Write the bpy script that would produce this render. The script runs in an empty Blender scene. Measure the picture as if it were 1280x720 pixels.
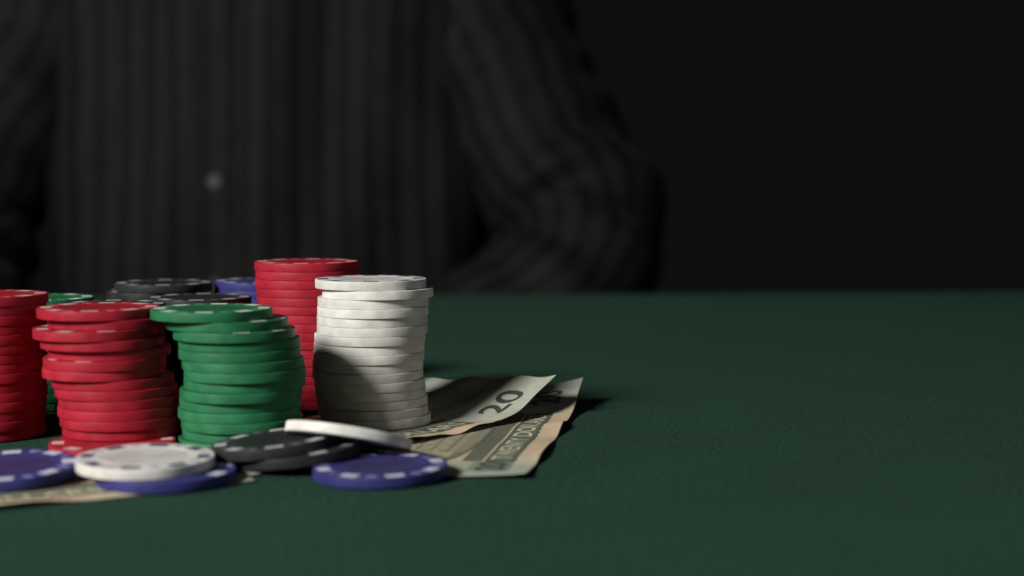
import bpy, bmesh, math, random
import numpy as np
from mathutils import Vector, Matrix, Euler

random.seed(7)
rng = np.random.default_rng(7)
SC = bpy.context.scene
COL = SC.collection
R = math.radians

# ------------------------------------------------------------------ camera
F_PX = 1880.0            # focal length in pixels of the 1280 px wide photograph
CAM_H = 0.086            # lens height above the felt
PITCH = math.atan(132.0 / F_PX)
cam_d = bpy.data.cameras.new('camera')
cam = bpy.data.objects.new('camera', cam_d)
COL.objects.link(cam)
cam.location = (0, 0, CAM_H)
cam.rotation_euler = (math.pi / 2 - PITCH, 0, 0)
cam_d.sensor_width = 36.0
cam_d.lens = 36.0 * F_PX / 1280.0
cam_d.clip_start = 0.01
cam_d.clip_end = 50
cam_d.dof.use_dof = True
cam_d.dof.focus_distance = 0.535
cam_d.dof.aperture_fstop = 7.0
cam_d.dof.aperture_blades = 0
SC.camera = cam

# ------------------------------------------------------------------ world: a nearly black studio
world = bpy.data.worlds.new('World')
SC.world = world
world.use_nodes = True
bg = world.node_tree.nodes['Background']
bg.inputs[0].default_value = (0.94, 0.93, 1.06, 1)
bg.inputs[1].default_value = 0.0047

# ------------------------------------------------------------------ lamps
def area_lamp(name, loc, target, size, power, color):
    d = bpy.data.lights.new(name, 'AREA')
    d.shape = 'DISK'
    d.size = size
    d.energy = power
    d.color = color
    o = bpy.data.objects.new(name, d)
    o.location = loc
    o.rotation_euler = (Vector(target) - Vector(loc)).to_track_quat('-Z', 'Y').to_euler()
    COL.objects.link(o)
    return o

KEY_AZ, KEY_EL, KEY_D = R(45), R(29.5), 1.60
T0 = Vector((-0.06, 0.53, 0.0))
key_loc = T0 + KEY_D * Vector((-math.cos(KEY_AZ) * math.cos(KEY_EL), -math.sin(KEY_AZ) * math.cos(KEY_EL), math.sin(KEY_EL)))
area_lamp('key_lamp', key_loc, T0 + Vector((0.08, 0.1, 0)), 0.38, 37.0, (1.0, 0.972, 0.928))
area_lamp('fill_lamp', (1.5, 0.08, 0.50), (0.0, 0.55, 0.02), 0.40, 1.55, (0.93, 0.96, 1.0))

# ------------------------------------------------------------------ exposure
SC.view_settings.view_transform = 'Standard'
SC.view_settings.look = 'None'
SC.view_settings.exposure = 0.0
SC.view_settings.gamma = 1.0
SC.view_settings.use_curve_mapping = False
SC.render.engine = 'CYCLES'
SC.cycles.max_bounces = 6
SC.cycles.use_denoising = True


# ------------------------------------------------------------------ helpers
def link(o, parent=None):
    COL.objects.link(o)
    if parent is not None:
        o.parent = parent
    return o


def tag(o, label=None, cat=None, group=None, kind=None):
    if label: o['label'] = label
    if cat: o['category'] = cat
    if group: o['group'] = group
    if kind: o['kind'] = kind
    return o


def mesh_from(name, verts, faces, mat=None, smooth=False):
    me = bpy.data.meshes.new(name)
    me.from_pydata(verts, [], faces)
    me.update()
    if mat: me.materials.append(mat)
    if smooth:
        me.polygons.foreach_set('use_smooth', [True] * len(me.polygons))
    return me


def px_x(px, depth):
    """world x of a photo column at a given distance in front of the lens"""
    return (px - 640.0) / F_PX * depth


# ------------------------------------------------------------------ materials
def new_mat(name):
    m = bpy.data.materials.new(name)
    m.use_nodes = True
    nt = m.node_tree
    return m, nt, nt.nodes['Principled BSDF']


def ramp(nt, stops, x=None):
    n = nt.nodes.new('ShaderNodeValToRGB')
    cr = n.color_ramp
    cr.elements[0].position, cr.elements[0].color = stops[0][0], (*stops[0][1], 1)
    cr.elements[1].position, cr.elements[1].color = stops[1][0], (*stops[1][1], 1)
    for p, c in stops[2:]:
        e = cr.elements.new(p)
        e.color = (*c, 1)
    return n


def mul(c, k):
    return tuple(min(1, v * k) for v in c)


def clay_mat(name, col, rough=0.5, specks=None):
    """moulded chip composite: slight mottling, fine grain, each chip a little different"""
    m, nt, b = new_mat(name)
    L = nt.links.new
    tc = nt.nodes.new('ShaderNodeTexCoord')
    n1 = nt.nodes.new('ShaderNodeTexNoise'); n1.inputs['Scale'].default_value = 140; n1.inputs['Detail'].default_value = 5
    L(tc.outputs['Object'], n1.inputs['Vector'])
    rp = ramp(nt, [(0.3, mul(col, 0.80)), (0.7, mul(col, 1.12))])
    L(n1.outputs['Fac'], rp.inputs['Fac'])
    oi = nt.nodes.new('ShaderNodeObjectInfo')
    mr = nt.nodes.new('ShaderNodeMapRange')
    mr.inputs['To Min'].default_value = 0.88; mr.inputs['To Max'].default_value = 1.06
    L(oi.outputs['Random'], mr.inputs['Value'])
    hs = nt.nodes.new('ShaderNodeHueSaturation')
    L(mr.outputs['Result'], hs.inputs['Value'])
    L(rp.outputs['Color'], hs.inputs['Color'])
    out = hs.outputs['Color']
    if specks:
        n2 = nt.nodes.new('ShaderNodeTexNoise'); n2.inputs['Scale'].default_value = 420; n2.inputs['Detail'].default_value = 2
        n2.noise_dimensions = '4D'
        mw = nt.nodes.new('ShaderNodeMath'); mw.operation = 'MULTIPLY'; mw.inputs[1].default_value = 50
        L(oi.outputs['Random'], mw.inputs[0]); L(mw.outputs[0], n2.inputs['W'])
        L(tc.outputs['Object'], n2.inputs['Vector'])
        r2 = ramp(nt, [(0.74, (0, 0, 0)), (0.79, (1, 1, 1))])
        L(n2.outputs['Fac'], r2.inputs['Fac'])
        mx = nt.nodes.new('ShaderNodeMix'); mx.data_type = 'RGBA'
        mx.inputs[7].default_value = (*specks, 1)
        L(r2.outputs['Color'], mx.inputs[0]); L(out, mx.inputs[6])
        out = mx.outputs[2]
    L(out, b.inputs['Base Color'])
    n3 = nt.nodes.new('ShaderNodeTexNoise'); n3.inputs['Scale'].default_value = 900; n3.inputs['Detail'].default_value = 6
    mp = nt.nodes.new('ShaderNodeMapping'); mp.inputs['Scale'].default_value = (0.5, 0.5, 2.2)
    L(tc.outputs['Object'], mp.inputs['Vector']); L(mp.outputs['Vector'], n3.inputs['Vector'])
    bp = nt.nodes.new('ShaderNodeBump'); bp.inputs['Strength'].default_value = 0.22; bp.inputs['Distance'].default_value = 0.0004
    L(n3.outputs['Fac'], bp.inputs['Height']); L(bp.outputs['Normal'], b.inputs['Normal'])
    r3 = ramp(nt, [(0.3, (rough - 0.07,) * 3), (0.7, (rough + 0.1,) * 3)])
    L(n1.outputs['Fac'], r3.inputs['Fac']); L(r3.outputs['Color'], b.inputs['Roughness'])
    b.inputs['Specular IOR Level'].default_value = 0.25
    return m


CHIP = {
    'white': dict(body=clay_mat('white_clay', (0.70, 0.69, 0.645), 0.45, (0.25, 0.23, 0.2)), spot=clay_mat('navy_print', (0.035, 0.03, 0.13)),
                  faint=clay_mat('grey_lilac_print', (0.38, 0.38, 0.46)), inlay=clay_mat('white_inlay', (0.60, 0.575, 0.57), 0.5)),
    'red': dict(body=clay_mat('red_clay', (0.37, 0.015, 0.032)), spot=clay_mat('red_chip_white_print', (0.55, 0.42, 0.40)),
                faint=clay_mat('red_chip_faint_print', (0.62, 0.13, 0.13)), inlay=clay_mat('red_inlay', (0.29, 0.012, 0.022), 0.5)),
    'green': dict(body=clay_mat('green_clay', (0.022, 0.160, 0.066)), spot=clay_mat('green_chip_white_print', (0.66, 0.70, 0.64)),
                  faint=clay_mat('green_chip_faint_print', (0.12, 0.30, 0.17)), inlay=clay_mat('green_inlay', (0.017, 0.12, 0.05), 0.5)),
    'blue': dict(body=clay_mat('blue_clay', (0.037, 0.037, 0.170)), spot=clay_mat('blue_chip_white_print', (0.55, 0.56, 0.66)),
                 faint=clay_mat('blue_chip_faint_print', (0.22, 0.21, 0.42)), inlay=clay_mat('blue_inlay', (0.040, 0.036, 0.125), 0.5)),
    'black': dict(body=clay_mat('black_clay', (0.026, 0.026, 0.029)), spot=clay_mat('black_chip_white_print', (0.42, 0.42, 0.44)),
                  faint=clay_mat('black_chip_faint_print', (0.11, 0.11, 0.115)), inlay=clay_mat('black_inlay', (0.018, 0.018, 0.021), 0.5)),
}


def felt_mat():
    m, nt, b = new_mat('green_felt')
    L = nt.links.new
    tc = nt.nodes.new('ShaderNodeTexCoord')
    n1 = nt.nodes.new('ShaderNodeTexNoise'); n1.inputs['Scale'].default_value = 680; n1.inputs['Detail'].default_value = 5; n1.inputs['Roughness'].default_value = 0.72
    L(tc.outputs['Object'], n1.inputs['Vector'])
    n2 = nt.nodes.new('ShaderNodeTexNoise'); n2.inputs['Scale'].default_value = 22; n2.inputs['Detail'].default_value = 4
    L(tc.outputs['Object'], n2.inputs['Vector'])
    base = (0.0116, 0.0375, 0.0242)
    r1 = ramp(nt, [(0.36, mul(base, 0.10)), (0.64, mul(base, 2.0))])
    L(n1.outputs['Fac'], r1.inputs['Fac'])
    r2 = ramp(nt, [(0.3, (0.86,) * 3), (0.7, (1.1, 1.1, 1.1))])
    L(n2.outputs['Fac'], r2.inputs['Fac'])
    mx = nt.nodes.new('ShaderNodeMix'); mx.data_type = 'RGBA'; mx.blend_type = 'MULTIPLY'; mx.inputs[0].default_value = 1
    L(r1.outputs['Color'], mx.inputs[6]); L(r2.outputs['Color'], mx.inputs[7])
    L(mx.outputs[2], b.inputs['Base Color'])
    b.inputs['Roughness'].default_value = 0.95
    b.inputs['Specular IOR Level'].default_value = 0.15
    b.inputs['Sheen Weight'].default_value = 0.07
    b.inputs['Sheen Roughness'].default_value = 0.6
    b.inputs['Sheen Tint'].default_value = (0.22, 0.62, 0.42, 1)
    bp = nt.nodes.new('ShaderNodeBump'); bp.inputs['Strength'].default_value = 1.0; bp.inputs['Distance'].default_value = 0.0010
    L(n1.outputs['Fac'], bp.inputs['Height']); L(bp.outputs['Normal'], b.inputs['Normal'])
    return m


def plain_mat(name, col, rough=0.7, noise=60):
    m, nt, b = new_mat(name)
    L = nt.links.new
    tc = nt.nodes.new('ShaderNodeTexCoord')
    n1 = nt.nodes.new('ShaderNodeTexNoise'); n1.inputs['Scale'].default_value = noise; n1.inputs['Detail'].default_value = 5
    L(tc.outputs['Object'], n1.inputs['Vector'])
    rp = ramp(nt, [(0.3, mul(col, 0.85)), (0.7, mul(col, 1.15))])
    L(n1.outputs['Fac'], rp.inputs['Fac']); L(rp.outputs['Color'], b.inputs['Base Color'])
    b.inputs['Roughness'].default_value = rough
    return m


def shirt_mat():
    m, nt, b = new_mat('striped_shirt_cloth')
    L = nt.links.new
    at = nt.nodes.new('ShaderNodeAttribute'); at.attribute_name = 'stripe'
    fr = nt.nodes.new('ShaderNodeMath'); fr.operation = 'FRACT'
    L(at.outputs['Fac'], fr.inputs[0])
    lo, hi = (0.0036, 0.0034, 0.0038), (0.0106, 0.0092, 0.0098)
    rp = ramp(nt, [(0.0, lo), (0.36, lo), (0.40, hi), (0.55, hi), (0.60, mul(hi, 0.75)), (0.66, hi), (0.95, hi), (1.0, lo)])
    L(fr.outputs[0], rp.inputs['Fac'])
    tc = nt.nodes.new('ShaderNodeTexCoord')
    n1 = nt.nodes.new('ShaderNodeTexNoise'); n1.inputs['Scale'].default_value = 35; n1.inputs['Detail'].default_value = 6
    L(tc.outputs['Object'], n1.inputs['Vector'])
    r2 = ramp(nt, [(0.3, (0.75,) * 3), (0.7, (1.15,) * 3)])
    L(n1.outputs['Fac'], r2.inputs['Fac'])
    mx = nt.nodes.new('ShaderNodeMix'); mx.data_type = 'RGBA'; mx.blend_type = 'MULTIPLY'; mx.inputs[0].default_value = 1
    L(rp.outputs['Color'], mx.inputs[6]); L(r2.outputs['Color'], mx.inputs[7])
    L(mx.outputs[2], b.inputs['Base Color'])
    b.inputs['Roughness'].default_value = 0.75
    b.inputs['Specular IOR Level'].default_value = 0.15
    b.inputs['Sheen Weight'].default_value = 0.03
    b.inputs['Sheen Roughness'].default_value = 0.35
    b.inputs['Sheen Tint'].default_value = (0.8, 0.78, 0.85, 1)
    return m


def paper_mat():
    m, nt, b = new_mat('banknote_paper')
    L = nt.links.new
    at = nt.nodes.new('ShaderNodeAttribute'); at.attribute_name = 'print'
    tc = nt.nodes.new('ShaderNodeTexCoord')
    n1 = nt.nodes.new('ShaderNodeTexNoise'); n1.inputs['Scale'].default_value = 260; n1.inputs['Detail'].default_value = 7
    L(tc.outputs['Object'], n1.inputs['Vector'])
    r2 = ramp(nt, [(0.3, (0.88,) * 3), (0.7, (1.06,) * 3)])
    L(n1.outputs['Fac'], r2.inputs['Fac'])
    mx = nt.nodes.new('ShaderNodeMix'); mx.data_type = 'RGBA'; mx.blend_type = 'MULTIPLY'; mx.inputs[0].default_value = 1
    L(at.outputs['Color'], mx.inputs[6]); L(r2.outputs['Color'], mx.inputs[7])
    L(mx.outputs[2], b.inputs['Base Color'])
    b.inputs['Roughness'].default_value = 0.75
    b.inputs['Specular IOR Level'].default_value = 0.2
    bp = nt.nodes.new('ShaderNodeBump'); bp.inputs['Strength'].default_value = 0.25; bp.inputs['Distance'].default_value = 0.0004
    L(n1.outputs['Fac'], bp.inputs['Height']); L(bp.outputs['Normal'], b.inputs['Normal'])
    return m


FELT = felt_mat()
SHIRT = shirt_mat()
PAPER = paper_mat()
INK = plain_mat('banknote_dark_ink', (0.042, 0.055, 0.044), 0.7, 400)
PALE = plain_mat('banknote_pale_lettering', (0.54, 0.49, 0.36), 0.75, 400)

# ------------------------------------------------------------------ the table
EDGE_Y, EDGE_ROT = 1.155, R(4.6)
table = link(bpy.data.objects.new('card_table', None))
table.location = (0, EDGE_Y, 0)
table.rotation_euler = (0, 0, EDGE_ROT)
tag(table, 'card table covered in dark green felt under the chips', 'table')


def slab(name, x0, x1, y0, y1, z0, z1, bev, mat, seg=4):
    bm = bmesh.new()
    bmesh.ops.create_cube(bm, size=1)
    for v in bm.verts:
        v.co = ((x0 + x1) / 2 + v.co.x * (x1 - x0), (y0 + y1) / 2 + v.co.y * (y1 - y0), (z0 + z1) / 2 + v.co.z * (z1 - z0))
    bmesh.ops.bevel(bm, geom=bm.edges[:], offset=bev, segments=seg, profile=0.5, affect='EDGES')
    me = bpy.data.meshes.new(name)
    bm.to_mesh(me); bm.free()
    me.materials.append(mat)
    return link(bpy.data.objects.new(name, me), table)


slab('felt_top', -1.15, 1.15, -1.5, 0, -0.022, 0.0, 0.004, FELT)
slab('table_board', -1.13, 1.13, -1.48, -0.02, -0.055, -0.0225, 0.003, plain_mat('dark_table_wood', (0.03, 0.018, 0.01), 0.5, 20))


def felt_fuzz(n=170000):
    """loose fibres of the nap, each a thin sliver lying on the cloth"""
    m, nt, b = new_mat('felt_fibre')
    b.inputs['Base Color'].default_value = (0.028, 0.082, 0.053, 1)
    b.inputs['Roughness'].default_value = 0.9
    b.inputs['Specular IOR Level'].default_value = 0.1
    y = np.sqrt(rng.uniform(0.40 ** 2, 0.86 ** 2, n))
    x = rng.uniform(-0.38, 0.38, n) * y
    a = rng.uniform(0, 2 * np.pi, n)
    ln = rng.uniform(0.0006, 0.0017, n)
    w = rng.uniform(0.00003, 0.00006, n)
    bend = rng.normal(0, 0.25, n)
    d = np.stack([np.cos(a), np.sin(a)], 1); nn = np.stack([-d[:, 1], d[:, 0]], 1)
    z0 = np.full(n, 0.00001); z1 = rng.uniform(0.00004, 0.00013, n)
    p = np.stack([x, y], 1)
    mid = p + nn * (ln * bend)[:, None]
    A = np.concatenate([p - d * ln[:, None] / 2, z0[:, None]], 1)
    B = np.concatenate([mid - nn * w[:, None], z1[:, None]], 1)
    C = np.concatenate([p + d * ln[:, None] / 2, (z1 * 0.7)[:, None]], 1)
    D = np.concatenate([mid + nn * w[:, None], z1[:, None]], 1)
    co = np.stack([A, B, C, D], 1).reshape(-1, 3)
    # into table space
    c, s_ = math.cos(-EDGE_ROT), math.sin(-EDGE_ROT)
    q = co - np.array([0, EDGE_Y, 0])
    co = np.stack([q[:, 0] * c - q[:, 1] * s_, q[:, 0] * s_ + q[:, 1] * c, q[:, 2]], 1)
    me = bpy.data.meshes.new('felt_fuzz')
    me.vertices.add(4 * n); me.vertices.foreach_set('co', co.astype(np.float32).ravel())
    me.loops.add(4 * n); me.loops.foreach_set('vertex_index', np.arange(4 * n, dtype=np.int32))
    me.polygons.add(n); me.polygons.foreach_set('loop_start', np.arange(0, 4 * n, 4, dtype=np.int32))
    me.update(calc_edges=True)
    me.materials.append(m)
    tag(link(bpy.data.objects.new('felt_fuzz', me), table), kind='stuff')


felt_fuzz()

# ------------------------------------------------------------------ poker chips
CR, CT = 0.01965, 0.00316       # radius and moulded thickness
PITCH_Z = 0.00320               # what one chip adds to a stack
SEG = 72


def chip_body_mesh(color):
    r, t, b = CR, CT, 0.00022
    prof = [(0.0, 0.00022), (0.0124, 0.00022), (0.0128, 0.0), (r - b, 0.0)]
    for k in range(1, 4):
        a = -math.pi / 2 + k * math.pi / 6
        prof.append((r - b + b * math.cos(a), b + b * math.sin(a)))
    prof += [(r, t / 2)]
    for k in range(0, 4):
        a = k * math.pi / 6
        prof.append((r - b + b * math.cos(a), t - b + b * math.sin(a)))
    prof += [(0.0142, t), (0.0139, t - 0.00016), (0.0136, t - 0.00016), (0.0133, t), (0.0129, t), (0.0126, t - 0.00022), (0.0, t - 0.00022)]
    vs, fs, rings = [], [], []
    for (pr, pz) in prof:
        if pr == 0.0:
            rings.append([len(vs)]); vs.append((0, 0, pz))
        else:
            rings.append(list(range(len(vs), len(vs) + SEG)))
            vs += [(pr * math.cos(2 * math.pi * k / SEG), pr * math.sin(2 * math.pi * k / SEG), pz) for k in range(SEG)]
    for a, bb in zip(rings, rings[1:]):
        for k in range(SEG):
            k2 = (k + 1) % SEG
            if len(a) == 1:
                fs.append((a[0], bb[k2], bb[k]))
            elif len(bb) == 1:
                fs.append((a[k], a[k2], bb[0]))
            else:
                fs.append((a[k], a[k2], bb[k2], bb[k]))
    me = mesh_from('poker_chip_' + color, vs, fs, CHIP[color]['body'], False)
    for p in me.polygons:
        p.use_smooth = abs(p.normal.z) < 0.9
    return me


def extrude_outline(name, pts, z0, z1, mat):
    n = len(pts)
    vs = [(x, y, z1) for x, y in pts] + [(x, y, z0) for x, y in pts]
    fs = [tuple(range(n))] + [(k, n + k, n + (k + 1) % n, (k + 1) % n) for k in range(n)]
    return mesh_from(name, vs, fs, mat)


ZS0, ZS1 = CT - 0.0001, CT + 0.00002


def spot_mesh(color, r0=0.0151, r1=0.0187, w=0.0027):
    a1, a0 = w / r1, w / r0
    pts = [(r0 * math.cos(a), r0 * math.sin(a)) for a in np.linspace(a0, -a0, 5)] + [(r1 * math.cos(a), r1 * math.sin(a)) for a in np.linspace(-a1, a1, 5)]
    return extrude_outline('rim_spot_' + color, [(float(x), float(y)) for x, y in pts], ZS0, ZS1, CHIP[color]['spot'])


def suit_outline(kind, s):
    """small card-suit silhouettes, up = +x (outwards)"""
    P = []
    if kind == 0:      # diamond
        P = [(1, 0), (0.35, 0.3), (0, 0.72), (-0.35, 0.3), (-1, 0), (-0.35, -0.3), (0, -0.72), (0.35, -0.3)]
    elif kind == 1:    # heart
        P = [(-1, 0), (-0.2, 0.72), (0.35, 0.88), (0.8, 0.7), (0.9, 0.35), (0.55, 0), (0.9, -0.35), (0.8, -0.7), (0.35, -0.88), (-0.2, -0.72)]
    elif kind == 2:    # spade
        P = [(1, 0), (0.3, 0.65), (-0.25, 0.85), (-0.6, 0.6), (-0.5, 0.15), (-1, 0.35), (-1, -0.35), (-0.5, -0.15), (-0.6, -0.6), (-0.25, -0.85), (0.3, -0.65)]
    else:              # club
        P = [(1, 0), (0.85, 0.35), (0.4, 0.4), (0.25, 0.8), (-0.2, 0.9), (-0.5, 0.55), (-0.4, 0.15), (-1, 0.35), (-1, -0.35), (-0.4, -0.15), (-0.5, -0.55), (-0.2, -0.9), (0.25, -0.8), (0.4, -0.4), (0.85, -0.35)]
    P = list(reversed(P))
    # shape runs counter-clockwise seen from above
    area = sum(P[i][0] * P[(i + 1) % len(P)][1] - P[(i + 1) % len(P)][0] * P[i][1] for i in range(len(P)))
    if area < 0: P.reverse()
    return [(0.0170 + x * s, y * s) for x, y in P]


BODY = {c: chip_body_mesh(c) for c in CHIP}
SPOT = {c: spot_mesh(c) for c in CHIP}
for c in CHIP:       # outline order check: the printed face must look up
    for me in (SPOT[c],):
        if me.polygons[0].normal.z < 0: me.flip_normals()
SUIT = {c: [extrude_outline('suit_mark_' + c, suit_outline(k, 0.0020), ZS0, ZS1, CHIP[c]['faint']) for k in range(4)] for c in CHIP}


def disc(name, r, z0, z1, mat, seg=48):
    return extrude_outline(name, [(r * math.cos(2 * math.pi * k / seg), r * math.sin(2 * math.pi * k / seg)) for k in range(seg)], z0, z1, mat)


INLAY = {c: disc('centre_inlay_' + c, 0.0121, CT - 0.0004, CT - 0.00012, CHIP[c]['inlay']) for c in CHIP}


def make_chip(color, loc, rot=(0, 0, 0), spin=0.0, label='', group=None, above=None):
    """above: (dx, dy) of the chip lying on this one, or None when its face is open"""
    o = link(bpy.data.objects.new('poker_chip', BODY[color]))
    M = Euler(rot).to_matrix().to_4x4() @ Matrix.Rotation(spin, 4, 'Z')
    o.matrix_world = Matrix.Translation(loc) @ M
    tag(o, label, 'poker chip', group)
    for k in range(16):
        a = k * math.pi / 8
        if above is not None:
            wa = a + spin
            far = max(math.hypot(0.0187 * math.cos(wa + d) - above[0], 0.0187 * math.sin(wa + d) - above[1]) for d in (-0.13, 0, 0.13))
            if far < CR + 0.0009 or k % 2:
                continue
        if k % 2 == 0:
            s = bpy.data.objects.new('rim_spot', SPOT[color])
        else:
            s = bpy.data.objects.new('suit_mark', SUIT[color][(k // 2) % 4])
        s.rotation_euler = (0, 0, a)
        link(s, o)
    if above is None:
        link(bpy.data.objects.new('centre_inlay', INLAY[color]), o)
    return o


ORD = ['top', 'second', 'third', 'fourth', 'fifth', 'sixth', 'seventh', 'eighth', 'ninth', 'tenth', 'eleventh', 'twelfth', 'thirteenth', 'fourteenth', 'fifteenth', 'sixteenth', 'seventeenth', 'eighteenth']


def stack(color, depth, centres, where, group, z0=0.0004, dys=None, top_spin=0.2):
    """centres: photo columns of each chip's middle, top chip first; dys: metres towards (-) or away from the lens"""
    n = len(centres)
    dys = dys or [0] * n
    pos = [(px_x(c, depth), depth + dy) for c, dy in zip(centres, dys)]
    for i in range(n):
        z = z0 + (n - 1 - i) * PITCH_Z
        above = None if i == 0 else (pos[i - 1][0] - pos[i][0], pos[i - 1][1] - pos[i][1])
        if i == 0:
            lab = 'top chip of %s' % where
        elif i == n - 1:
            lab = 'bottom chip of %s' % where
        else:
            lab = '%s chip from the top of %s' % (ORD[i], where)
        make_chip(color, (pos[i][0], pos[i][1], z), spin=top_spin if i == 0 else random.uniform(0, 6.28), label=lab, group=group, above=above)


def jit(n, a):
    return [random.uniform(-a, a) for _ in range(n)]


# ---- the stacks in front
stack('white', 0.5325, [463.3, 472.3, 466, 466, 465, 465, 462, 461, 460.5, 459, 459, 461.5, 462, 464, 465, 468.5],
      'the white stack beside the banknotes', 'chips of the white stack', z0=0.0009, dys=jit(16, 0.0008), top_spin=0.1)
stack('green', 0.489, [263.6, 283, 292.5, 297.5, 298.5, 303, 305.5, 304, 300, 298, 297, 301, 301, 297],
      'the leaning green stack beside the white stack', 'chips of the leaning green stack',
      dys=[0, 0.0006, -0.0008, 0.0008, -0.0004, -0.0010, -0.0012, 0.0002, -0.0012, 0.0006, -0.0006, -0.0010, 0.0004, -0.0006], top_spin=0.05)
stack('red', 0.4935, [121, 133, 119, 127, 134, 130, 128, 138, 142, 146, 146, 148.5, 150, 153],
      'the uneven red stack beside the leaning green stack', 'chips of the uneven red stack',
      dys=[0.0005, 0.0022, -0.0022, -0.0012, 0.001, -0.0012, -0.0008, 0.0004, 0, 0.0003, -0.0006, -0.0006, 0.0005, -0.0165], top_spin=0.1)
stack('red', 0.508, [-17, -20, -20, -20, -21, -20, -21.5, -22, -21, -22, -21, -22, -23, -24, -24],
      'the shaded red stack at the left picture edge', 'chips of the shaded red stack', dys=jit(15, 0.0006), top_spin=0.3)
# ---- the stacks behind
stack('red', 0.571, [383, 384, 384, 385, 386, 386] + [385 + d for d in jit(11, 2)],
      'the tall red stack behind the white stack', 'chips of the tall red stack', z0=0.0018, dys=jit(17, 0.0005), top_spin=0.0)
stack('black', 0.5795, [249, 250, 248] + [249 + d for d in jit(10, 2)],
      'the black stack touching the tall red stack', 'chips of the nearer black stack', dys=jit(13, 0.0006), top_spin=0.12)
stack('black', 0.6155, [204, 194.5, 197] + [198 + d for d in jit(11, 2)],
      'the farther black stack behind the uneven red stack', 'chips of the farther black stack', dys=jit(14, 0.0006), top_spin=0.2)
stack('blue', 0.627, [327, 327, 328] + [327 + d for d in jit(11, 2)],
      'the blue stack half hidden behind the tall red stack', 'chips of the blue stack', dys=jit(14, 0.0006), top_spin=0.1)
stack('green', 0.577, [50, 51, 50] + [50 + d for d in jit(10, 2)],
      'the green stack behind the two left red stacks', 'chips of the rear green stack', dys=jit(13, 0.0006), top_spin=0.35)

# ---- unseen stacks, placed for the shadows they cast on the others
stack('black', 0.545, [136 + d for d in jit(13, 1.5)], 'the added black stack hidden behind the uneven red stack', 'chips of the added hidden black stack', dys=jit(13, 0.0006))  # added to keep key light off the nearer black stack and darken the gap
stack('red', 0.547, [-104 + d for d in jit(12, 1.5)], 'the added red stack outside the left picture edge', 'chips of the added outer red stack', dys=jit(12, 0.0006))  # added out of frame as a shadow caster for the rear green stack
stack('black', 0.488, [-190 + d for d in jit(16, 2)], 'the unseen black stack left of the shaded red stack', 'chips of the unseen outer black stack', dys=jit(16, 0.0006))  # out of frame, blocks the key light from the shaded red stack

# ---- loose chips in front
LOOSE = 'loose chips lying in front of the stacks'
make_chip('blue', (px_x(3, 0.4285), 0.4285, 0.0017), (R(3.2), R(-0.8), 0), 0.25, 'blue poker chip lying flat at the left picture edge', LOOSE)
make_chip('blue', (px_x(203.5, 0.428), 0.428, 0.0005), (0, 0, 0), 0.42, 'blue poker chip lying under the loose white chip', LOOSE, above=(-0.0064, -0.0035))
make_chip('white', (px_x(177, 0.4305), 0.4305, 0.00395), (R(0.8), R(0.3), 0), 0.0, 'white poker chip lying flat on a blue chip', LOOSE)
make_chip('blue', (px_x(474, 0.4345), 0.4345, 0.0006), (R(0.4), R(-0.7), 0), 0.33, 'blue poker chip lying flat on the near end of the banknote', LOOSE)
TL = R(6.0)
k2 = Vector((px_x(371, 0.4525), 0.4525, 0.00275))
make_chip('black', k2, (0, -TL, 0), 0.5, 'lower black poker chip of the tilted pair, leaning on the blue chip', LOOSE, above=(-0.0066, 0.0008))
nrm = Vector((-math.sin(TL), 0, math.cos(TL)))
tng = Vector((math.cos(TL), 0, math.sin(TL)))
k1 = k2 + nrm * 0.00325 - tng * 0.0064 + Vector((0, 0.0008, 0))
make_chip('black', k1, (0, -TL, 0), 0.12, 'upper black poker chip of the tilted pair in front of the green stack', LOOSE)
make_chip('white', (px_x(433, 0.459), 0.459, 0.0064), (R(-15), R(8.5), 0), 0.3, 'white poker chip seen edge-on, propped on the black pair', LOOSE)

# ------------------------------------------------------------------ banknotes
BL, BW = 0.156, 0.066


def sstep(a, b, x):
    t = np.clip((x - a) / (b - a), 0, 1)
    return t * t * (3 - 2 * t)


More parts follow.
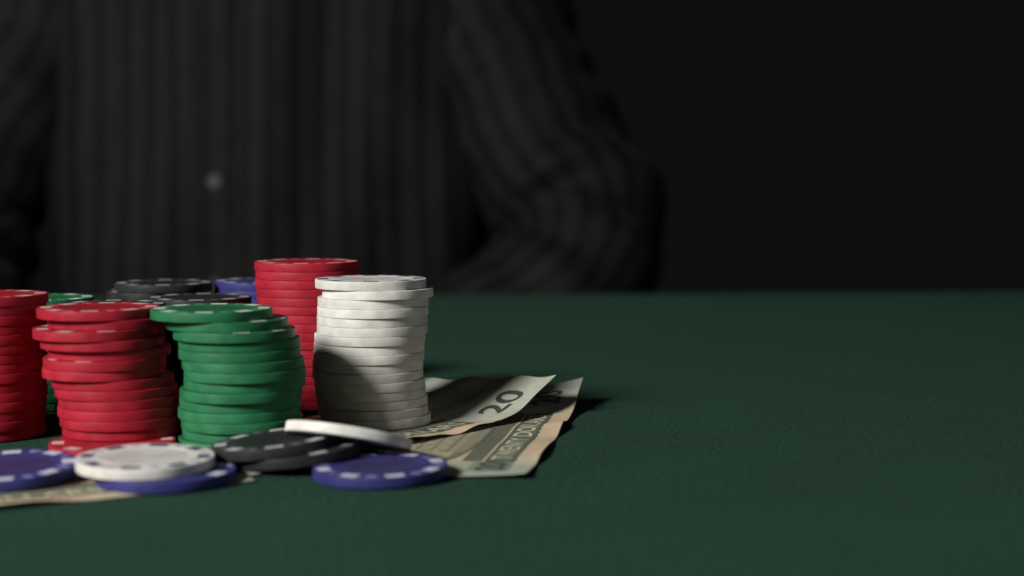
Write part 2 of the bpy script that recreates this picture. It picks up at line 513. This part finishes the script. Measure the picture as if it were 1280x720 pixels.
def note_print(u, v):
    """ink of the back of a banknote; u, v in mm from the bottom left corner"""
    peach = np.array([0.57, 0.445, 0.305]); pale = np.array([0.39, 0.425, 0.345]); ink = np.array([0.052, 0.082, 0.058])
    cream = np.array([0.50, 0.455, 0.32]); mid_green = np.array([0.125, 0.16, 0.115])
    mid = sstep(14, 40, u) * (1 - sstep(112, 140, u))
    col = pale[None] * (1 - mid[:, None]) + peach[None] * mid[:, None]
    def lay(mask, strength, c=ink):
        nonlocal col
        k = np.clip(mask * strength, 0, 1)[:, None]
        col = col * (1 - k) + c[None] * k
    box = lambda u0, u1, v0, v1: ((u > u0) & (u < u1) & (v > v0) & (v < v1)).astype(float)
    g1 = 0.5 + 0.5 * np.sin(u * 2.4 + 2.2 * np.sin(v * 1.3))
    g2 = 0.5 + 0.5 * np.sin((u + v) * 2.6) * np.sin((u - v) * 2.6)
    g3 = 0.5 + 0.5 * np.sin(v * 3.1 + 1.5 * np.sin(u * 1.1))
    sc = 0.7 * np.sin(u * 0.62) ** 2
    # engraved frame all round
    lay(box(8, 148, 7, 59) - box(21, 135, 16, 50), 0.30 + 0.30 * g2)
    # title band along the bottom edge: dark outlines, mid green ground
    band = ((v > 7.2 - sc) & (v < 16.6 + sc) & (u > 25) & (u < 118)).astype(float)
    core = ((v > 8.4 - sc) & (v < 15.4 + sc) & (u > 26.5) & (u < 116.5)).astype(float)
    lay(band, 0.88); lay(core, 0.72 + 0.2 * g1, mid_green)
    # dark strip between the title and the vignette
    lay(box(24, 120, 17.4, 24), 0.80 + 0.15 * g2, np.array([0.075, 0.10, 0.078]))
    lay(box(24, 120, 16.6, 17.4), 0.9, cream)
    top = box(24, 132, 50, 58.5)
    lay(top, 0.55 + 0.25 * g2)
    # near and far end fields: pale with small yellow dots
    du, dv = (u - 72) / 47.0, (v - 38.5) / 13.8
    rr = np.abs(du) ** 3 + np.abs(dv) ** 3
    lay(box(8, 25.5, 16.5, 58), 0.7, pale); lay(box(119, 148, 26, 58), 0.55, pale)
    dots = (np.sin(u * 1.5) * np.sin(v * 1.5 + 0.7 * np.floor(u / 4.2)) > 0.62).astype(float)
    lay(dots * (box(9, 25, 17, 57) + box(119, 147, 27, 57)), 0.5, np.array([0.50, 0.47, 0.16]))
    lay(((rr > 1) & (rr < 1.38)).astype(float) * box(20, 124, 16.6, 52), 0.80 + 0.15 * g3, np.array([0.075, 0.10, 0.078]))
    inside = (rr < 1).astype(float)
    lay(inside, 0.78, cream)
    # a plain colonnaded building in fine lines
    bld = inside * box(40, 106, 29, 44)
    lines = (np.mod(u + 0.15 * np.sin(v), 2.7) < 1.25).astype(float)
    rows = (np.mod(v, 5.2) < 0.9).astype(float)
    lay(bld, 0.08 + 0.72 * lines + 0.35 * rows)
    lay(inside * box(32, 112, 24.5, 29), 0.35 + 0.4 * g2)
    lay(inside * (1 - box(40, 106, 24, 44)), 0.14 + 0.34 * (np.mod(u * 1.2 + v * 0.3, 2.6) < 1.1))
    lay((((u - 72) / 16) ** 2 + ((v - 44) / 5.5) ** 2 < 1).astype(float) * (v > 44), 0.35 + 0.3 * lines)
    # ground under the numerals
    lay(box(9, 25, 7.2, 20), 0.42 + 0.2 * g1, mid_green)
    lay(box(119, 156, 3.5, 26), 0.93, pale)
    return col


def text_tris(txt, size, stretch=1.0, bold=0.012):
    cu = bpy.data.curves.new('t', 'FONT')
    cu.body = txt; cu.size = size; cu.align_x = 'CENTER'; cu.resolution_u = 3; cu.offset = size * bold
    ob = bpy.data.objects.new('t', cu)
    me = bpy.data.meshes.new_from_object(ob)
    vs = [(v.co.x * stretch, v.co.y) for v in me.vertices]
    fs = [tuple(p.vertices) for p in me.polygons]
    bpy.data.objects.remove(ob); bpy.data.curves.remove(cu); bpy.data.meshes.remove(me)
    return vs, fs


def banknote(origin, eu_angle, zfun, label, texts):
    """origin: near right corner (m); long side along eu; zfun(u, v) mm -> height mm; thickness 0.12 mm"""
    eu = np.array([math.cos(eu_angle), math.sin(eu_angle)])
    ev = np.array([-eu[1], eu[0]])
    nu, nv = 391, 166
    uu, vv = np.meshgrid(np.linspace(0, 156, nu), np.linspace(0, 66, nv))
    u, v = uu.ravel(), vv.ravel()
    def surf(u, v, dz=0.0):
        # worn edge: the outline wanders a little
        z = zfun(u, v)
        x = origin[0] + (u * eu[0] + v * ev[0]) * 1e-3
        y = origin[1] + (u * eu[1] + v * ev[1]) * 1e-3
        return np.stack([x, y, z * 1e-3 + dz], 1)
    top = surf(u, v, 0.0); bot = surf(u, v, -0.00011)
    n = nu * nv
    verts = np.concatenate([top, bot])
    i = (np.arange(nv - 1)[:, None] * nu + np.arange(nu - 1)[None]).ravel()
    ft = np.stack([i, i + 1, i + nu + 1, i + nu], 1)
    fb = ft[:, ::-1] + n
    rim = np.concatenate([np.arange(nu - 1), (nu - 1) + nu * np.arange(nv - 1), (nv - 1) * nu + np.arange(nu - 1, 0, -1), nu * np.arange(nv - 1, 0, -1)])
    rim2 = np.roll(rim, -1)
    fr = np.stack([rim, rim + n, rim2 + n, rim2], 1)
    faces = np.concatenate([ft, fb, fr])
    me = bpy.data.meshes.new('banknote')
    me.vertices.add(2 * n); me.vertices.foreach_set('co', verts.astype(np.float32).ravel())
    me.loops.add(faces.size); me.loops.foreach_set('vertex_index', faces.astype(np.int32).ravel())
    me.polygons.add(len(faces)); me.polygons.foreach_set('loop_start', np.arange(0, faces.size, 4, dtype=np.int32))
    me.polygons.foreach_set('use_smooth', np.ones(len(faces), dtype=bool))
    me.update(calc_edges=True); me.validate()
    ca = me.color_attributes.new('print', 'FLOAT_COLOR', 'POINT')
    c = note_print(u, v)
    c = np.concatenate([c, np.tile([[0.55, 0.50, 0.38]], (n, 1))])
    ca.data.foreach_set('color', np.concatenate([c, np.ones((2 * n, 1))], 1).astype(np.float32).ravel())
    me.materials.append(PAPER)
    o = link(bpy.data.objects.new('banknote', me))
    tag(o, label, 'banknote', 'banknotes under the chips')
    for (name, txt, size, cu, cv, stretch, mat) in texts:
        tv, tf = text_tris(txt, size, stretch, 0.018 if name == 'numeral' else 0.016)
        a = np.array(tv)
        pts = surf(a[:, 0] + cu, a[:, 1] + cv, 0.00006)
        tm = mesh_from(name, [tuple(p) for p in pts.tolist()], tf, mat)
        link(bpy.data.objects.new(name, tm), o)
    return o


TEXTS = [('lettering', 'TWENTY DOLLARS', 9.0, 71.5, 8.9, 1.12, PALE),
         ('lettering', 'THE UNITED STATES OF AMERICA', 5.4, 78, 52.2, 1.05, PALE),
         ('numeral', '20', 15, 138.5, 6.8, 1.2, INK),
         ('numeral', '20', 12, 17.5, 9.2, 1.15, INK),
         ('numeral', '20', 10, 16, 48, 1.1, INK),
         ('numeral', '20', 10, 139, 48, 1.1, INK)]


def z_under(u, v):
    z = 0.25 + 9.5 * np.clip((u - 104) / 52, 0, 2) ** 1.6 * np.exp(-v / 34.0)
    z += np.exp(-v / 9.0) * sstep(14, 30, u) * (0.9 + 0.75 * np.sin((u - 30) * 0.125) + 0.2 * np.sin(u * 0.23 + 1)) * (1 - 0.5 * sstep(120, 150, u))
    z += 2.0 * np.exp(-v / 13.0) * np.exp(-u / 12.0)
    z += 0.2 * np.exp(-v / 30) * np.sin(u * 0.12 + v * 0.1) ** 2
    z += 0.9 * np.exp(-np.abs(u - 92 + 0.12 * v) / 5.0) * np.exp(-v / 22.0)          # worn cross fold
    return np.maximum(z, 0.2)


def z_upper(u, v):
    lift = 14.0 * (1 - v / 66.0) + 7.5 * v / 66.0
    z = 0.8 + lift * np.clip((u - 121) / 35, 0, 2) ** 1.35
    z += np.exp(-v / 8.0) * sstep(58, 80, u) * (0.9 + 0.8 * np.sin((u - 70) * 0.17) + 0.3 * np.sin(u * 0.36)) * (1 - 0.6 * sstep(120, 150, u))
    z += 0.5 * sstep(121, 130, u) * np.sin(v * 0.28 + u * 0.1)
    z += 0.5 * np.exp(-np.abs(u - 121) / 3.0) * np.exp(-v / 12.0) + 0.5 * np.exp(-np.abs(u - 74) / 4.0) * np.exp(-v / 10.0)
    return z


def z_left(u, v):
    z = 0.32 + np.exp(-v / 9.0) * (1 - sstep(92, 110, u)) * (1.1 + 0.5 * np.sin(u * 0.09))
    z += np.exp(-v / 7.0) * sstep(148, 156, u) * 0.5
    return z


banknote((0.0040, 0.4300), math.atan2(0.987, 0.153), z_under, 'lower twenty banknote with its long wavy edge on the bare felt', TEXTS)
A1 = math.atan2(0.785, 0.62)
banknote((0.0165 - 0.156 * math.cos(A1), 0.551 - 0.156 * math.sin(A1)), A1, z_upper, 'upper twenty banknote curling up at its far corner beside the white stack', TEXTS)
A3 = math.atan2(0.537, 0.843)
banknote((-0.0735 - 0.156 * math.cos(A3), 0.4275 - 0.156 * math.sin(A3)), A3, z_left, 'banknote peeking out under the blue chips at lower left', TEXTS)

# ------------------------------------------------------------------ the person behind the table
PX, PY = -0.226, 1.43         # middle of the chest
SKIN = plain_mat('skin', (0.45, 0.28, 0.2), 0.55, 80)
HAIR = plain_mat('dark_hair', (0.02, 0.014, 0.01), 0.6, 200)
BUTTON = plain_mat('grey_button', (0.026, 0.025, 0.026), 0.4, 300)


# centre lines of the two arms, shoulder to cuff (person space)
ARM = {1: [(0.130, 0.03, 0.345), (0.178, 0.020, 0.300), (0.212, -0.010, 0.20), (0.256, -0.045, 0.11), (0.288, -0.080, 0.045),
           (0.275, -0.120, -0.002), (0.225, -0.145, -0.030), (0.17, -0.155, -0.060), (0.145, -0.160, -0.080)],
       -1: [(-0.125, 0.03, 0.345), (-0.175, 0.03, 0.300), (-0.222, 0.00, 0.20), (-0.262, -0.030, 0.11), (-0.285, -0.060, 0.045),
            (-0.275, -0.105, -0.008), (-0.245, -0.135, -0.040), (-0.215, -0.155, -0.064), (-0.20, -0.160, -0.082)]}


def skin_body():
    V, E, Rr = [], [], []
    def add(p, r, parent=None):
        V.append(p); Rr.append(r if isinstance(r, tuple) else (r, r))
        if parent is not None: E.append((parent, len(V) - 1))
        return len(V) - 1
    pel = add((0, 0.05, -0.26), (0.15, 0.10))
    w = add((0, 0.04, -0.10), (0.13, 0.085), pel)
    ch = add((0, 0.03, 0.12), (0.14, 0.09), w)
    up = add((0, 0.03, 0.29), (0.11, 0.075), ch)
    nk = add((0, 0.02, 0.41), 0.052, up)
    h1 = add((0, 0.0, 0.49), (0.062, 0.075), nk)
    h2 = add((0, -0.005, 0.56), (0.074, 0.092), h1)
    h3 = add((0, 0.005, 0.63), (0.062, 0.078), h2)
    for s in (-1, 1):
        ox = -0.05 if s < 0 else 0.0
        a = add(ARM[s][1], 0.045, up)
        for k, r in ((2, 0.040), (3, 0.036), (4, 0.034), (5, 0.032), (6, 0.029), (7, 0.025)):
            a = add(ARM[s][k], r, a)
        wr = a
        pm = add((s * 0.12 + ox, -0.165, -0.12), (0.034, 0.018), wr)
        for k, (fx, ln) in enumerate(((-0.026, 0.05), (-0.009, 0.058), (0.009, 0.055), (0.026, 0.042))):
            kn = add((s * 0.085 + ox, -0.165 + fx, -0.14), 0.0095, pm)
            md = add((s * (0.085 - ln * 0.6) + ox, -0.165 + fx, -0.158), 0.0085, kn)
            add((s * (0.085 - ln) + ox, -0.165 + fx, -0.178), 0.0075, md)
        th = add((s * 0.105 + ox, -0.205, -0.125), 0.011, pm)
        add((s * 0.075 + ox, -0.222, -0.14), 0.009, th)
        hp = add((s * 0.09, 0.0, -0.29), 0.085, pel)
        add((s * 0.12, -0.36, -0.28), 0.06, hp)
    me = bpy.data.meshes.new('person')
    me.from_pydata(V, E, [])
    me.materials.append(SKIN)
    o = link(bpy.data.objects.new('person', me))
    o.location = (PX, PY, 0)
    md = o.modifiers.new('skin', 'SKIN'); md.use_smooth_shade = True
    sv = me.skin_vertices[0].data
    for i, r in enumerate(Rr):
        sv[i].radius = r
    sv[0].use_root = True
    sub = o.modifiers.new('sub', 'SUBSURF'); sub.levels = 2; sub.render_levels = 2
    return o


person = skin_body()
tag(person, 'person in a dark striped button shirt sitting behind the table', 'person')


def set_stripe(me, vals):
    a = me.attributes.new('stripe', 'FLOAT', 'POINT')
    a.data.foreach_set('value', np.asarray(vals, dtype=np.float32))


def child(name, me, parent):
    return link(bpy.data.objects.new(name, me), parent)


STRIPE = 0.0232


def torso_mesh():
    # height, half width, half depth, centre y
    S = [(-0.30, 0.175, 0.135, 0.02), (-0.16, 0.175, 0.125, 0.01), (-0.02, 0.198, 0.122, 0.01), (0.08, 0.218, 0.124, 0.015),
         (0.16, 0.224, 0.122, 0.02), (0.24, 0.222, 0.118, 0.02), (0.30, 0.200, 0.108, 0.025), (0.36, 0.175, 0.085, 0.03), (0.395, 0.115, 0.070, 0.035), (0.415, 0.070, 0.062, 0.03)]
    S = np.array(S)
    nz, na = 150, 360
    zs = np.linspace(S[0, 0], S[-1, 0], nz)
    W, D, C = [np.interp(zs, S[:, 0], S[:, k]) for k in (1, 2, 3)]
    k = np.ones(9) / 9
    sm = lambda a: np.convolve(np.pad(a, 4, 'edge'), k, 'valid')
    W, D, C = sm(W), sm(D), sm(C)
    th = np.linspace(0, 2 * np.pi, na, endpoint=False)
    verts, st = [], []
    for j in range(nz):
        e = 2.6
        cx = np.sign(np.cos(th)) * np.abs(np.cos(th)) ** (2 / e)
        cy = np.sign(np.sin(th)) * np.abs(np.sin(th)) ** (2 / e)
        x, y = W[j] * cx, D[j] * cy
        z = zs[j]
        # drape: long shallow vertical folds, deeper at the waist, and pulls towards the armpits
        amp = 0.0050 + 0.007 * np.clip((0.12 - z) / 0.3, 0, 1)
        fold = amp * (np.sin(x * 38 + z * 5 + 0.8) + 0.6 * np.sin(x * 71 - z * 9 + 2)) + 0.004 * np.sin((np.abs(x) * 1.2 + z) * 45) * np.clip(np.abs(x) / 0.15 - 0.4, 0, 1)
        nx, ny = np.cos(th), np.sin(th)
        verts.append(np.stack([x + nx * fold * 0.4, C[j] + y + ny * fold, np.full(na, z)], 1))
        # stripes hang straight on the front: measure along the surface from the placket
        st.append((x + 0.010 * np.sin(z * 7 + 0.5) * np.sin(x * 9) + 0.5) / STRIPE)
    verts = np.concatenate(verts); st = np.concatenate(st)
    i = (np.arange(nz - 1)[:, None] * na + np.arange(na)[None]).ravel()
    i2 = (np.arange(nz - 1)[:, None] * na + (np.arange(na) + 1)[None] % na).ravel()
    fs = np.stack([i, i2, i2 + na, i + na], 1)
    me = mesh_from('shirt', verts.tolist(), fs.tolist(), SHIRT, True)
    set_stripe(me, st)
    return me


def sleeve_mesh(s):
    # centre line from the shoulder over the elbow to the cuff, radii follow
    P = np.array(ARM[s])
    Rd = np.array([0.070, 0.084, 0.080, 0.076, 0.074, 0.070, 0.062, 0.050, 0.040])
    nt_, na = 130, 96
    t = np.linspace(0, len(P) - 1, nt_)
    def cat(A, t):
        i = np.clip(t.astype(int), 0, len(A) - 2); f = (t - i)
        A0, A1, A2, A3 = A[np.clip(i - 1, 0, len(A) - 1)], A[i], A[i + 1], A[np.clip(i + 2, 0, len(A) - 1)]
        if A.ndim > 1: f = f[:, None]
        return 0.5 * (2 * A1 + (A2 - A0) * f + (2 * A0 - 5 * A1 + 4 * A2 - A3) * f ** 2 + (3 * A1 - A0 - 3 * A2 + A3) * f ** 3)
    C = cat(P, t); rr = cat(Rd, t)
    T = np.gradient(C, axis=0); T /= np.linalg.norm(T, axis=1)[:, None]
    ref = np.array([0, -1.0, 0.3])
    th = np.linspace(0, 2 * np.pi, na, endpoint=False)
    arc = np.concatenate([[0], np.cumsum(np.linalg.norm(np.diff(C, axis=0), axis=1))])
    verts, st = [], []
    for j in range(nt_):
        n = ref - T[j] * ref.dot(T[j]); n /= np.linalg.norm(n)
        b = np.cross(T[j], n)
        # sleeve creases: rings and diagonals that bunch at the elbow
        near = math.exp(-((t[j] - 4.5) / 1.3) ** 2)
        cr = (0.003 + 0.005 * near) * (np.sin(arc[j] * 95 + 1.6 * np.sin(th + 0.6) + s) * 0.6 + 0.5 * np.sin(arc[j] * 61 + 2 * th + 1) + 0.35 * np.sin(arc[j] * 140 - 2 * th))
        r = rr[j] + cr
        verts.append(C[j][None] + r[:, None] * (np.cos(th)[:, None] * n[None] + np.sin(th)[:, None] * b[None]))
        st.append((th * 0.072 + 0.004 * np.sin(arc[j] * 40)) / STRIPE)
    verts = np.concatenate(verts); st = np.concatenate(st)
    fs = []
    for j in range(nt_ - 1):
        for k in range(na):
            a, b2 = j * na + k, j * na + (k + 1) % na
            fs.append((a, b2, b2 + na, a + na))
    fs.append(tuple(range(na))[::-1])
    fs.append(tuple((nt_ - 1) * na + k for k in range(na)))
    me = mesh_from('sleeve', verts.tolist(), fs, SHIRT, True)
    # whole stripes around the sleeve
    set_stripe(me, np.round(2 * np.pi * 0.072 / STRIPE) / (2 * np.pi * 0.072 / STRIPE) * st)
    return me


shirt = child('shirt', torso_mesh(), person)
for s in (-1, 1):
    child('sleeve', sleeve_mesh(s), shirt)


def front_y(x, z):
    """front of the shirt at x, z (person space)"""
    best = 0
    me = shirt.data
    return min((v.co.y for v in me.vertices if abs(v.co.x - x) < 0.012 and abs(v.co.z - z) < 0.012), default=-0.12)


BX = -0.034
bm = bmesh.new()
prev = None
for z in np.linspace(-0.28, 0.40, 30):
    y = front_y(BX, z) - 0.002
    row = [bm.verts.new((BX + dx, y + dy, z)) for dx, dy in ((-0.016, 0.006), (-0.016, -0.001), (0.016, -0.001), (0.016, 0.006))]
    if prev:
        for k in range(3):
            bm.faces.new((prev[k], prev[k + 1], row[k + 1], row[k]))
    prev = row
me = bpy.data.meshes.new('placket'); bm.to_mesh(me); bm.free(); me.materials.append(SHIRT)
set_stripe(me, [(v.co.x + 0.5 + 0.011) / STRIPE for v in me.vertices])
child('placket', me, shirt)
bmesh_pts = [(0.0058 * math.cos(a), 0.0058 * math.sin(a)) for a in np.linspace(0, 2 * math.pi, 25)[:-1]]
btn = extrude_outline('button', bmesh_pts, 0, 0.0025, BUTTON)
for z in (-0.094, -0.004, 0.087, 0.268, 0.35):
    b = child('button', btn, shirt)
    b.location = (BX, front_y(BX, z) - 0.0032, z)
    b.rotation_euler = (math.pi / 2, 0, 0)
# collar, a stand-up band folded over at the neck
vs, fs = [], []
for ring, (rx, ry, z) in enumerate(((0.066, 0.060, 0.40), (0.062, 0.056, 0.45), (0.075, 0.068, 0.445), (0.088, 0.080, 0.395))):
    for k in range(40):
        a = R(-70) + R(320) * k / 39 + R(0)
        vs.append((rx * math.sin(a + R(180) - R(90) + R(90)), 0.025 + ry * math.cos(a + R(180) - R(90) + R(90)), z))
for ring in range(3):
    for k in range(39):
        a = ring * 40 + k
        fs.append((a, a + 1, a + 41, a + 40))
cm = mesh_from('collar', vs, fs, SHIRT, True)
set_stripe(cm, [0.5] * len(vs))
child('collar', cm, shirt)
# hair cap over the skull
bm = bmesh.new()
bmesh.ops.create_icosphere(bm, subdivisions=4, radius=1)
bmesh.ops.delete(bm, geom=[v for v in bm.verts if v.co.z < -0.15 + 0.75 * max(0, -v.co.y)], context='VERTS')
for v in bm.verts:
    k = 1 + 0.03 * math.sin(v.co.x * 23 + v.co.z * 17) * math.sin(v.co.y * 19)
    v.co = (v.co.x * 0.082 * k, 0.012 + v.co.y * 0.105 * k, 0.60 + v.co.z * 0.088 * k)
me = bpy.data.meshes.new('hair'); bm.to_mesh(me); bm.free(); me.materials.append(HAIR)
child('hair', me, person)
